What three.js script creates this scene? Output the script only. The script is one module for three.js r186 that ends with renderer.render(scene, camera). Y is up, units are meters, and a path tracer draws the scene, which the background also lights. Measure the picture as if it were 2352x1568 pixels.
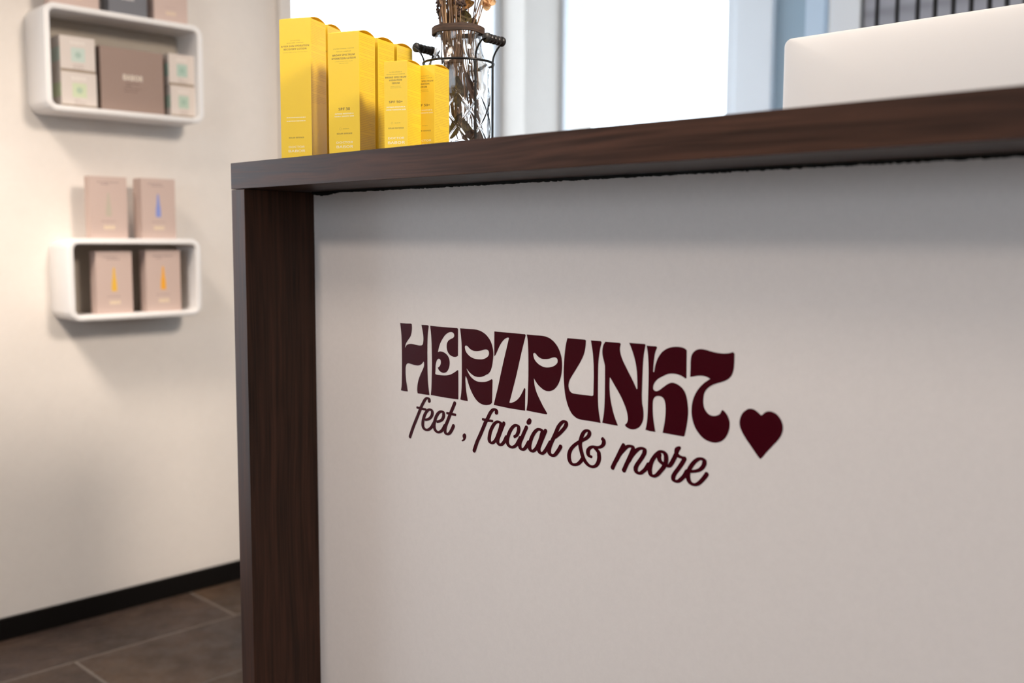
import * as THREE from 'three';
import { RectAreaLightUniformsLib } from 'three/addons/lights/RectAreaLightUniformsLib.js';
import { RoundedBoxGeometry } from 'three/addons/geometries/RoundedBoxGeometry.js';
import { mergeGeometries, mergeVertices, toCreasedNormals } from 'three/addons/utils/BufferGeometryUtils.js';

RectAreaLightUniformsLib.init();
const scene = new THREE.Scene();

// ------------------------------------------------------------------ camera
const camera = new THREE.PerspectiveCamera(37.106, 1.5, 0.05, 60);
camera.filmGauge = 36;
camera.position.set(1.4248, 0.9803, 0.8277);
camera.rotation.order = 'YXZ';
camera.rotation.set(-0.09717, 0.77694, 0.003986);
camera.focus = 1.38;
camera.userData.fStop = 2.9;

// ------------------------------------------------------------------ light
// overcast sky, seen and felt only through the glass of the windows and the door
scene.background = new THREE.Color().setRGB(0.78, 0.89, 1.0);
scene.backgroundIntensity = 4.5;

const renderer = new THREE.WebGLRenderer({ antialias: true });
renderer.toneMapping = THREE.LinearToneMapping;
renderer.toneMappingExposure = 1.0;
renderer.shadowMap.enabled = true;

const WARM = new THREE.Color().setRGB(1.0, 0.865, 0.745);
// track spotlights: [position, target, candela, half angle]
const SPOTS = [
  [[-0.2, 2.38, 1.95], [0.8, 0.8, -0.126], 5.4, 0.7, 8],
  [[2.4, 2.38, -0.48], [-1.17, 0.78, -0.1], 22.5, 0.42, 14],
  [[-0.25, 2.38, 0.85], [-1.17, 0.5, -0.1], 11, 0.34, 10],  // added to brighten the lower left wall, no such lamp in view
];
// unseen square ceiling panels added as fill light: [x, z, radiance]
const FILL_PANELS = [[1.0, -1.1, 2], [2.6, 1.6, 8], [0.25, 1.1, 19]];

// ------------------------------------------------------------------ helpers
const R = (d) => d * Math.PI / 180;
let seed = 20240611;
const rnd = () => { seed = (seed * 1664525 + 1013904223) >>> 0; return seed / 4294967296; };
const rr = (a, b) => a + (b - a) * rnd();
const used = new Map();
function numbered(name) {
  const n = used.get(name) ?? 0; used.set(name, n + 1);
  return n ? `${name}_${String(n).padStart(3, '0')}` : name;
}
function mesh(name, geometry, material, parent) {
  const m = new THREE.Mesh(geometry, material);
  m.name = parent ? name : numbered(name);
  m.castShadow = m.receiveShadow = true;
  (parent ?? scene).add(m);
  return m;
}
function tag(o, label, category, group) {
  o.userData.label = label; o.userData.category = category;
  if (group) o.userData.group = group;
  return o;
}
function thing(name, label, category, [x, y, z] = [0, 0, 0], turn = 0, group) {
  const o = new THREE.Group(); o.name = numbered(name); scene.add(o);
  o.position.set(x, y, z); o.rotation.y = turn;
  return tag(o, label, category, group);
}
function structure(name, geometry, material, label) {
  const m = new THREE.Mesh(geometry, material); m.name = name; m.castShadow = m.receiveShadow = true;
  m.userData.kind = 'structure'; if (label) m.userData.label = label; scene.add(m); return m;
}
// box by its bounds, uv in metres (box mapping)
function bx(x0, x1, y0, y1, z0, z1) {
  const g = new THREE.BoxGeometry(x1 - x0, y1 - y0, z1 - z0);
  g.translate((x0 + x1) / 2, (y0 + y1) / 2, (z0 + z1) / 2);
  return boxUV(g);
}
function boxUV(g) {
  const p = g.attributes.position, n = g.attributes.normal, uv = new Float32Array(p.count * 2);
  for (let i = 0; i < p.count; i++) {
    const ax = Math.abs(n.getX(i)), ay = Math.abs(n.getY(i)), az = Math.abs(n.getZ(i));
    const [u, v] = ax >= ay && ax >= az ? [p.getZ(i), p.getY(i)] : ay >= az ? [p.getX(i), p.getZ(i)] : [p.getX(i), p.getY(i)];
    uv[i * 2] = u; uv[i * 2 + 1] = v;
  }
  g.setAttribute('uv', new THREE.BufferAttribute(uv, 2));
  return g;
}
function swapUV(g) { const a = g.attributes.uv; for (let i = 0; i < a.count; i++) a.setXY(i, a.getY(i), a.getX(i)); return g; }
// rounded box by bounds with small chamfered edges
function rbx(x0, x1, y0, y1, z0, z1, r = 0.0012, seg = 2) {
  const g = new RoundedBoxGeometry(x1 - x0, y1 - y0, z1 - z0, seg, r);
  g.translate((x0 + x1) / 2, (y0 + y1) / 2, (z0 + z1) / 2);
  return boxUV(g);
}
const join = (list) => mergeGeometries(list.map((g) => (g.index ? g.toNonIndexed() : g)).map((g) => { for (const k of Object.keys(g.attributes)) if (!['position', 'normal', 'uv'].includes(k)) g.deleteAttribute(k); return g; }));

// value noise for the textures, tileable with period (px, py)
const HT = new Float32Array(65536); for (let i = 0; i < HT.length; i++) HT[i] = rnd();
const lat = (x, y, s) => HT[(x * 374761393 + y * 668265263 + s * 1442695041) >>> 16 & 65535];
function vnoise(x, y, px, py, s) {
  const xi = Math.floor(x), yi = Math.floor(y), fx = x - xi, fy = y - yi;
  const u = fx * fx * (3 - 2 * fx), v = fy * fy * (3 - 2 * fy);
  const m = (a, n) => ((a % n) + n) % n;
  const a = lat(m(xi, px), m(yi, py), s), b = lat(m(xi + 1, px), m(yi, py), s), c = lat(m(xi, px), m(yi + 1, py), s), d = lat(m(xi + 1, px), m(yi + 1, py), s);
  return a + (b - a) * u + (c - a) * v + (a - b - c + d) * u * v;
}
function dataTex(w, h, fn, srgb, sizeX, sizeY) {
  const d = new Uint8Array(w * h * 4);
  for (let y = 0; y < h; y++) for (let x = 0; x < w; x++) {
    const c = fn(x / w, y / h), i = (y * w + x) * 4;
    d[i] = Math.max(0, Math.min(255, c[0])); d[i + 1] = Math.max(0, Math.min(255, c[1])); d[i + 2] = Math.max(0, Math.min(255, c[2])); d[i + 3] = 255;
  }
  const t = new THREE.DataTexture(d, w, h); t.wrapS = t.wrapT = THREE.RepeatWrapping; t.magFilter = THREE.LinearFilter; t.minFilter = THREE.LinearMipmapLinearFilter; t.generateMipmaps = true;
  if (srgb) t.colorSpace = THREE.SRGBColorSpace;
  if (sizeX) t.repeat.set(1 / sizeX, 1 / sizeY);
  t.needsUpdate = true; return t;
}
const mat = (o) => new THREE.MeshPhysicalMaterial(o);
const lin = (r, g, b) => new THREE.Color().setRGB(r, g, b);

// ------------------------------------------------------------------ materials
// dark walnut laminate, grain along u
const grain = (u, v) => {
  const warp = (vnoise(u * 4, v * 6, 4, 6, 1) - 0.5) * 0.022 + (vnoise(u * 10, v * 14, 10, 14, 2) - 0.5) * 0.006;
  const w = v + warp;
  const broad = vnoise(u * 3, w * 14, 3, 14, 3), mid = vnoise(u * 6, w * 90, 6, 90, 4), fine = vnoise(u * 18, w * 250, 18, 250, 5);
  return [broad, mid, fine];
};
const woodMap = dataTex(1024, 1024, (u, v) => {
  const [a, b, c] = grain(u, v); const k = 0.6 + 0.16 * a + 0.34 * b + 0.42 * c;
  const pore = c > 0.78 ? 0.93 : 1;
  return [60 * k * pore, 38 * k * pore, 28 * k * pore];
}, true, 1.1, 0.5);
const woodRough = dataTex(512, 512, (u, v) => { const [a, b, c] = grain(u, v); const k = 118 + 14 * b + 16 * c; return [k, k, k]; }, false, 1.1, 0.5);
const woodBump = dataTex(1024, 512, (u, v) => { const [a, b, c] = grain(u, v); const k = 120 * b + 130 * c; return [k, k, k]; }, false, 1.1, 0.5);
const walnut = mat({ map: woodMap, roughnessMap: woodRough, roughness: 0.78, bumpMap: woodBump, bumpScale: 0.00005, specularIntensity: 0.36 });
const fleck = (n, amp) => (u, v) => { const k = 255 - amp * (0.5 * vnoise(u * 128, v * 128, 128, 128, n) + 0.5 * vnoise(u * 40, v * 40, 40, 40, n + 1)); return [k, k, k]; };
const laminateMap = dataTex(512, 512, fleck(11, 5), true, 0.25, 0.25);
const laminateBump = dataTex(512, 512, (u, v) => { const k = 255 * vnoise(u * 170, v * 60, 170, 60, 14); return [k, k, k]; }, false, 0.2, 0.2);
const whiteLaminate = mat({ color: lin(0.75, 0.69, 0.66), map: laminateMap, roughness: 0.5, bumpMap: laminateBump, bumpScale: 0.00001, specularIntensity: 0.4 });
const plasterMap = dataTex(512, 512, fleck(21, 4), true, 1.2, 1.2);
const plasterBump = dataTex(512, 512, (u, v) => { const k = 255 * (0.6 * vnoise(u * 150, v * 150, 150, 150, 22) + 0.4 * vnoise(u * 50, v * 50, 50, 50, 23)); return [k, k, k]; }, false, 0.5, 0.5);
const plaster = mat({ color: lin(0.81, 0.755, 0.70), map: plasterMap, roughness: 0.85, bumpMap: plasterBump, bumpScale: 0.00006, specularIntensity: 0.25 });
const ceilingPaint = mat({ color: lin(0.82, 0.81, 0.79), map: plasterMap, roughness: 0.9 });
const blackBoard = mat({ color: lin(0.006, 0.005, 0.0045), roughness: 0.6, specularIntensity: 0.25 });
const framePVC = mat({ color: lin(0.88, 0.93, 0.99), roughness: 0.35 });
const shadeBlueGrey = mat({ color: lin(0.36, 0.48, 0.58), roughness: 0.6 });  // bluish shade on the back wall, put into the colour
const taupe = mat({ color: lin(0.42, 0.37, 0.31), roughness: 0.7 });  // shelf backs: the shade inside the shelves is put into this colour
const shelfWhite = mat({ color: lin(0.84, 0.82, 0.81), roughness: 0.42 });
const paneGlass = mat({ color: lin(1, 1, 1), transmission: 1, thickness: 0, roughness: 0, ior: 1.45 });
const vinylBump = dataTex(256, 256, (u, v) => { const k = 255 * (0.6 * vnoise(u * 60, v * 90, 60, 90, 31) + 0.4 * vnoise(u * 120, v * 180, 120, 180, 32)); return [k, k, k]; }, false, 0.1, 0.1);
const vinyl = mat({ color: lin(0.042, 0.0016, 0.0052), roughness: 0.24, bumpMap: vinylBump, bumpScale: 0.00002, specularIntensity: 0.2 });
const aluminium = mat({ color: lin(0.8, 0.775, 0.76), metalness: 0.1, roughness: 0.6, specularIntensity: 0.4 });
const blackMetal = mat({ color: lin(0.012, 0.012, 0.013), metalness: 0.4, roughness: 0.42 });
const blackWood = mat({ color: lin(0.013, 0.011, 0.01), roughness: 0.32 });
const seal = mat({ color: lin(0.005, 0.005, 0.005), roughness: 0.95 });
const clearGlass = mat({ color: lin(1, 1, 1), transmission: 1, thickness: 0.003, roughness: 0.01, ior: 1.48 });
const outdoorStone = mat({ color: lin(0.5, 0.5, 0.49), roughness: 0.9 });
const lampGlow = mat({ color: lin(0.9, 0.88, 0.85), emissive: WARM, emissiveIntensity: 4 });
const canopyPaint = mat({ color: lin(0.8, 0.84, 0.9), roughness: 0.7 });

// stone floor tiles: six tones share three maps
const tileMaps = [0, 1, 2].map((k) => dataTex(512, 512, (u, v) => {
  const cloud = 0.5 * vnoise(u * 3, v * 3, 3, 3, 40 + k) + 0.3 * vnoise(u * 8, v * 8, 8, 8, 50 + k) + 0.2 * vnoise(u * 30, v * 30, 30, 30, 60 + k);
  const spot = vnoise(u * 90, v * 90, 90, 90, 70 + k), f = 0.66 + 0.62 * cloud + (spot - 0.5) * 0.12;
  const cool = vnoise(u * 2, v * 2, 2, 2, 80 + k);
  return [74 * f - 7 * cool, 57 * f - 2 * cool, 43 * f + 7 * cool];
}, true, 0.7, 0.7));
const tileRough = dataTex(256, 256, (u, v) => { const k = 90 + 70 * vnoise(u * 20, v * 20, 20, 20, 91) + 30 * vnoise(u * 80, v * 80, 80, 80, 92); return [k, k, k]; }, false, 0.7, 0.7);
const tileBump = dataTex(512, 512, (u, v) => { const k = 160 * vnoise(u * 18, v * 18, 18, 18, 93) + 95 * vnoise(u * 70, v * 70, 70, 70, 94); return [k, k, k]; }, false, 0.7, 0.7);
const tileMats = tileMaps.map((map) => mat({ map, roughnessMap: tileRough, roughness: 1, specularIntensity: 0.6, bumpMap: tileBump, bumpScale: 0.0004 }));
const grout = mat({ color: lin(0.15, 0.12, 0.1), roughness: 0.95 });

// ------------------------------------------------------------------ the room
const WALL = -1.1694, BACK = -2.05, RIGHT = 3.7, FRONT = 3.4, TOP = 2.62;
const TW = 0.316, TL = 0.632, JOINT = 0.0065;
const floorSlab = structure('floor', bx(WALL - 0.2, RIGHT + 0.2, -0.12, -0.0008, BACK - 0.2, FRONT + 0.2), grout, 'brown grey stone tile floor with pale grout joints');
{
  const variants = [];
  for (let row = -1; row * TW - 0.913 < RIGHT; row++) {
    const x0 = Math.max(-0.913 + row * TW, WALL), x1 = Math.min(-0.913 + (row + 1) * TW, RIGHT);
    if (x1 - x0 < 0.02) continue;
    const shift = row % 2 ? -0.517 : -0.095;
    for (let k = Math.floor((BACK - shift) / TL); shift + k * TL < FRONT; k++) {
      const z0 = Math.max(shift + k * TL, BACK), z1 = Math.min(shift + (k + 1) * TL, FRONT);
      if (z1 - z0 < 0.03) continue;
      const g = rbx(x0 + JOINT / 2, x1 - JOINT / 2, -0.008, 0, z0 + JOINT / 2, z1 - JOINT / 2, 0.0012, 1);
      const a = g.attributes.uv, du = rnd(), dv = rnd();
      for (let i = 0; i < a.count; i++) a.setXY(i, a.getX(i) + du, a.getY(i) + dv);
      const t = mesh('tile', g, tileMats[Math.floor(rnd() * 3)], floorSlab);
      t.rotation.x = 0;
    }
  }
}
structure('ceiling', bx(WALL - 0.2, RIGHT + 0.2, TOP, TOP + 0.2, BACK - 0.2, FRONT + 0.2), ceilingPaint, 'plain white ceiling');
// left wall with the window (z -1.87 to -0.882) and the glazed door (z 0.2 to 1.18)
const W1 = [-1.87, -0.882, 0.92, 2.32], DR = [0.2, 1.18, 2.2], TH = 0.2;
structure('wall_left', join([
  bx(WALL - TH, WALL, 0, TOP, BACK - TH, W1[0]),
  bx(WALL - TH, WALL, 0, W1[2], W1[0], W1[1]),
  bx(WALL - TH, WALL, W1[3], TOP, W1[0], W1[1]),
  bx(WALL - TH, WALL, 0, TOP, W1[1], DR[0]),
  bx(WALL - TH, WALL, DR[2], TOP, DR[0], DR[1]),
  bx(WALL - TH, WALL, 0, TOP, DR[1], FRONT + TH),
]), plaster, 'white plastered wall carrying the two rounded shelves');
// back wall with the second window
const W2 = [WALL, -0.428, 0.92, 2.32];
const CANOPY_Y = 2.35, CANOPY = [1.77, 2.39];
structure('wall_back', join([
  bx(WALL, W2[1], 0, W2[2], BACK - TH, BACK),
  bx(WALL, W2[1], W2[3], TOP, BACK - TH, BACK),
  bx(W2[1], RIGHT + TH, 0, TOP, BACK - TH, BACK),
]), plaster, 'white plastered wall behind the desk');
structure('wall_right', bx(RIGHT, RIGHT + TH, 0, TOP, BACK, FRONT), plaster, 'white plastered side wall');
const W3 = [0.95, 3.0, 0.8, 2.3];  // unseen front window, added and sized for low fill light
structure('wall_front', join([
  bx(WALL, W3[0], 0, TOP, FRONT, FRONT + TH), bx(W3[1], RIGHT + TH, 0, TOP, FRONT, FRONT + TH),
  bx(W3[0], W3[1], 0, W3[2], FRONT, FRONT + TH), bx(W3[0], W3[1], W3[3], TOP, FRONT, FRONT + TH),
]), plaster, 'white plastered front wall with the added window');
structure('baseboard_left', join([rbx(WALL, WALL + 0.012, 0, 0.0554, BACK + 0.012, DR[0] - 0.06, 0.002), rbx(WALL, WALL + 0.012, 0, 0.0554, DR[1] + 0.06, FRONT, 0.002)]), blackBoard, 'black baseboard along the white wall');
structure('baseboard_back', rbx(WALL, RIGHT, 0, 0.0554, BACK, BACK + 0.012, 0.002), blackBoard, 'black baseboard behind the desk');

function glazing(name, label, frameBoxes, paneBox, sillBox) {
  const f = new THREE.Group(); f.name = name; f.userData = { kind: 'structure', label }; scene.add(f);
  for (const [n, b] of frameBoxes) mesh(n, rbx(...b, 0.004), framePVC, f);
  mesh('pane', bx(...paneBox), paneGlass, f);
  if (sillBox) mesh('window_sill', rbx(...sillBox, 0.004), framePVC, f);
  return f;
}
{
  const x0 = WALL - 0.17, x1 = WALL - 0.12, [z0, z1, y0, y1] = W1, w = 0.035;
  glazing('window_1', 'tall bright window in the wall beside the dried flowers', [
    ['window_frame', [x0, x1, y0, y1, z0, z0 + w]], ['window_frame', [x0, x1, y0, y1, z1 - w, z1]],
    ['window_frame', [x0, x1, y0, y0 + w, z0 + w, z1 - w]], ['window_frame', [x0, x1, y1 - w, y1, z0 + w, z1 - w]],
  ], [x0 + 0.02, x0 + 0.026, y0 + w, y1 - w, z0 + w, z1 - w], [WALL - 0.12, WALL + 0.03, y0 - 0.03, y0, z0 + 0.001, z1 - 0.001]);
}
{
  const z0 = BACK - 0.06, z1 = BACK - 0.01, [x0, x1, y0, y1] = W2, w = 0.035;
  glazing('window_2', 'bright window in the wall behind the counter', [
    ['window_frame', [x0, x0 + 0.02, y0, y1, z0, z1]], ['window_frame', [x1 - 0.02, x1, y0, y1, z0, z1]],
    ['window_frame', [x0 + 0.02, x1 - 0.02, y0, y0 + w, z0, z1]], ['window_frame', [x0 + 0.02, x1 - 0.02, y1 - w, y1, z0, z1]],
  ], [x0 + 0.02, x1 - 0.02, y0 + w, y1 - w, z0 + 0.02, z0 + 0.026], [x0 + 0.03, x1, y0 - 0.03, y0, BACK - 0.01, BACK + 0.06]);
}
{
  const z0 = FRONT + 0.08, z1 = FRONT + 0.13, [x0, x1, y0, y1] = W3, w = 0.05;
  glazing('added_window_3', 'added unseen window in the front wall, there for fill light', [
    ['window_frame', [x0, x0 + w, y0, y1, z0, z1]], ['window_frame', [x1 - w, x1, y0, y1, z0, z1]],
    ['window_frame', [x0 + w, x1 - w, y0, y0 + w, z0, z1]], ['window_frame', [x0 + w, x1 - w, y1 - w, y1, z0, z1]],
  ], [x0 + w, x1 - w, y0 + w, y1 - w, z0 + 0.02, z0 + 0.026]);
}
{
  const x0 = WALL - 0.15, x1 = WALL - 0.09, [z0, z1, y1] = DR, w = 0.07;
  glazing('door_1', 'glazed entrance door in the white wall', [
    ['door_frame', [x0, x1, 0, y1, z0, z0 + w]], ['door_frame', [x0, x1, 0, y1, z1 - w, z1]],
    ['door_frame', [x0, x1, 0, 0.14, z0 + w, z1 - w]], ['door_frame', [x0, x1, y1 - w, y1, z0 + w, z1 - w]],
  ], [x0 + 0.02, x0 + 0.028, 0.14, y1 - w, z0 + w, z1 - w]);
}
// casing right of the second window, and the narrow wall strip beyond it, its bluish shade painted in
structure('trim_1', join([rbx(-0.428, -0.392, 0, TOP, BACK, BACK + 0.02, 0.003), rbx(-0.388, -0.255, 0, TOP, BACK, BACK + 0.035, 0.006)]), framePVC, 'white casing beside the window behind the counter');
structure('shade_strip_2', rbx(-0.253, -0.15, 0, TOP, BACK, BACK + 0.012, 0.002), shadeBlueGrey, 'wall strip between window casing and bookcase, its bluish shade painted in');
structure('trim_3', rbx(-0.147, -0.085, 0, TOP, BACK, BACK + 0.03, 0.004), mat({ color: lin(0.6, 0.72, 0.85), roughness: 0.55 }), 'pale blue upright beside the white bookcase');
structure('trim_4', rbx(WALL - 0.001, WALL + 0.02, 0.0556, TOP, -0.88, -0.836, 0.006), plaster, 'plastered edge strip beside the tall window');
// outside: paving and the underside of a canopy over the back window
structure('ground', bx(-14, 12, -0.4, -0.13, -14, 12), outdoorStone, 'pale paving outside the windows');

// ------------------------------------------------------------------ ceiling lamps and added fill lights (outside the frame)
function placeLike(o, from, to) { o.position.set(...from); o.lookAt(...to); }
SPOTS.forEach(([from, to, cd, half, soft], i) => {
  const t = thing('track_spotlight', ['white track spotlight aimed at the desk front', 'white track spotlight aimed at the wall shelves', 'added fill spotlight brightening the foot of the wall'][i], 'lamp', [from[0], TOP, from[2]], 0, 'ceiling track spotlights');
  mesh('mount', new THREE.CylinderGeometry(0.045, 0.045, 0.025, 24).translate(0, -0.0125, 0), shelfWhite, t);
  mesh('stem', new THREE.CylinderGeometry(0.008, 0.008, 0.17, 12).translate(0, -0.1, 0), shelfWhite, t);
  const head = new THREE.Group(); head.name = 'head'; t.add(head);
  head.position.set(0, from[1] - TOP, 0);
  head.lookAt(to[0], to[1], to[2]);
  const can = mesh('can', new THREE.LatheGeometry([[0, -0.09], [0.04, -0.09], [0.05, -0.07], [0.05, 0.06], [0.046, 0.06], [0.046, 0.03], [0, 0.03]].map(([a, b]) => new THREE.Vector2(a, b)), 28).rotateX(Math.PI / 2), shelfWhite, head);
  const glow = mesh('lens', new THREE.CylinderGeometry(0.045, 0.045, 0.004, 28).rotateX(Math.PI / 2).translate(0, 0, 0.034), lampGlow, head);
  const l = new THREE.SpotLight(WARM, cd, 0, half, 0.6, 2);
  const dir = new THREE.Vector3(to[0] - from[0], to[1] - from[1], to[2] - from[2]).normalize();
  l.position.set(from[0] + dir.x * 0.066, from[1] + dir.y * 0.066, from[2] + dir.z * 0.066);
  l.target.position.set(...to); l.castShadow = true; l.shadow.radius = soft; l.shadow.mapSize.set(2048, 2048);
  scene.add(l, l.target);
});
FILL_PANELS.forEach(([x, z, L], i) => {
  const t = thing('fill_panel_light', ['added unseen fill light above the bookcase', 'added unseen fill light over the waiting side', 'added unseen fill light near the front wall'][i], 'lamp', [x, TOP, z], 0, 'added ceiling fill lights');
  const rim = [rbx(-0.3, 0.3, -0.03, 0, -0.3, -0.275, 0.003), rbx(-0.3, 0.3, -0.03, 0, 0.275, 0.3, 0.003), rbx(-0.3, -0.275, -0.03, 0, -0.275, 0.275, 0.003), rbx(0.275, 0.3, -0.03, 0, -0.275, 0.275, 0.003)];
  mesh('rim', join(rim), shelfWhite, t);
  mesh('diffuser', bx(-0.275, 0.275, -0.022, -0.012, -0.275, 0.275), mat({ color: lin(0.9, 0.89, 0.87), emissive: WARM, emissiveIntensity: 1.5 }), t);
  const l = new THREE.RectAreaLight(WARM, L, 0.54, 0.54); l.position.set(x, TOP - 0.033, z); l.lookAt(x, 0, z); l.castShadow = true; scene.add(l);
});
{ // canopy outside the back window, carried by the wall above it
  const c = thing('canopy', 'pale canopy outside the window behind the counter', 'canopy', [-1.55, CANOPY_Y, BACK - TH - 0.001]);
  const s = new THREE.Shape([[-1.6, 0], [1.7, 0], [1.7, CANOPY[1]], [-1.6, CANOPY[0]]].map(([x, z]) => new THREE.Vector2(x, z)));
  mesh('roof_board', new THREE.ExtrudeGeometry(s, { depth: 0.05, bevelEnabled: false }).rotateX(-Math.PI / 2), canopyPaint, c);
}

// ------------------------------------------------------------------ reception desk
const HC = 1.10, T = 0.04, RECESS = 0.126, LEG = 0.0377, DESK_R = 1.92, DEPTH = 0.4;
const desk = thing('reception_desk', 'reception desk with dark walnut top and sides around a white lettered front', 'desk', [0, 0, 0]);
mesh('worktop', rbx(0, DESK_R, HC - T, HC, -DEPTH, 0, 0.0009), walnut, desk).userData.label = 'dark walnut worktop';
for (const x of [0, DESK_R - LEG]) mesh('side_panel', swapUV(rbx(x, x + LEG, 0, HC - T - 0.0008, -DEPTH, -0.0004, 0.0009)), walnut, desk).userData.label = 'dark walnut side panel';
const panel = mesh('front_panel', rbx(LEG, DESK_R - LEG, 0.012, HC - T - 0.0032, -RECESS - 0.018, -RECESS, 0.0006), whiteLaminate, desk);
panel.userData.label = 'white front panel';
{ // ragged black sealing strip under the worktop
  const s = new THREE.Shape(); const top = HC - T - 0.0002; s.moveTo(LEG + 0.001, top);
  s.lineTo(DESK_R - LEG - 0.001, top);
  for (let x = DESK_R - LEG - 0.001; x > LEG + 0.001; x -= rr(0.0012, 0.004)) {
    const tuft = x < 0.1 ? 0.0035 * Math.sin((x - LEG) / 0.062 * Math.PI) : 0;
    s.lineTo(x, top - 0.0032 - tuft - 0.0011 * Math.pow(rnd(), 2) + (rnd() < 0.15 ? 0.0013 : 0));
  }
  s.lineTo(LEG + 0.001, top - 0.003); s.closePath();
  mesh('sealing_strip', new THREE.ExtrudeGeometry(s, { depth: 0.004, bevelEnabled: false }).translate(0, 0, -RECESS + 0.0001), seal, desk).userData.label = 'black ragged sealing strip';
}
mesh('inner_desktop', rbx(LEG, DESK_R - LEG, 0.724, 0.764, -0.95, -RECESS - 0.0185, 0.002), whiteLaminate, desk);
for (const x of [0.1, DESK_R - 0.16]) mesh('leg', rbx(x, x + 0.06, 0, 0.7235, -0.93, -0.87, 0.003), blackMetal, desk);

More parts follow.
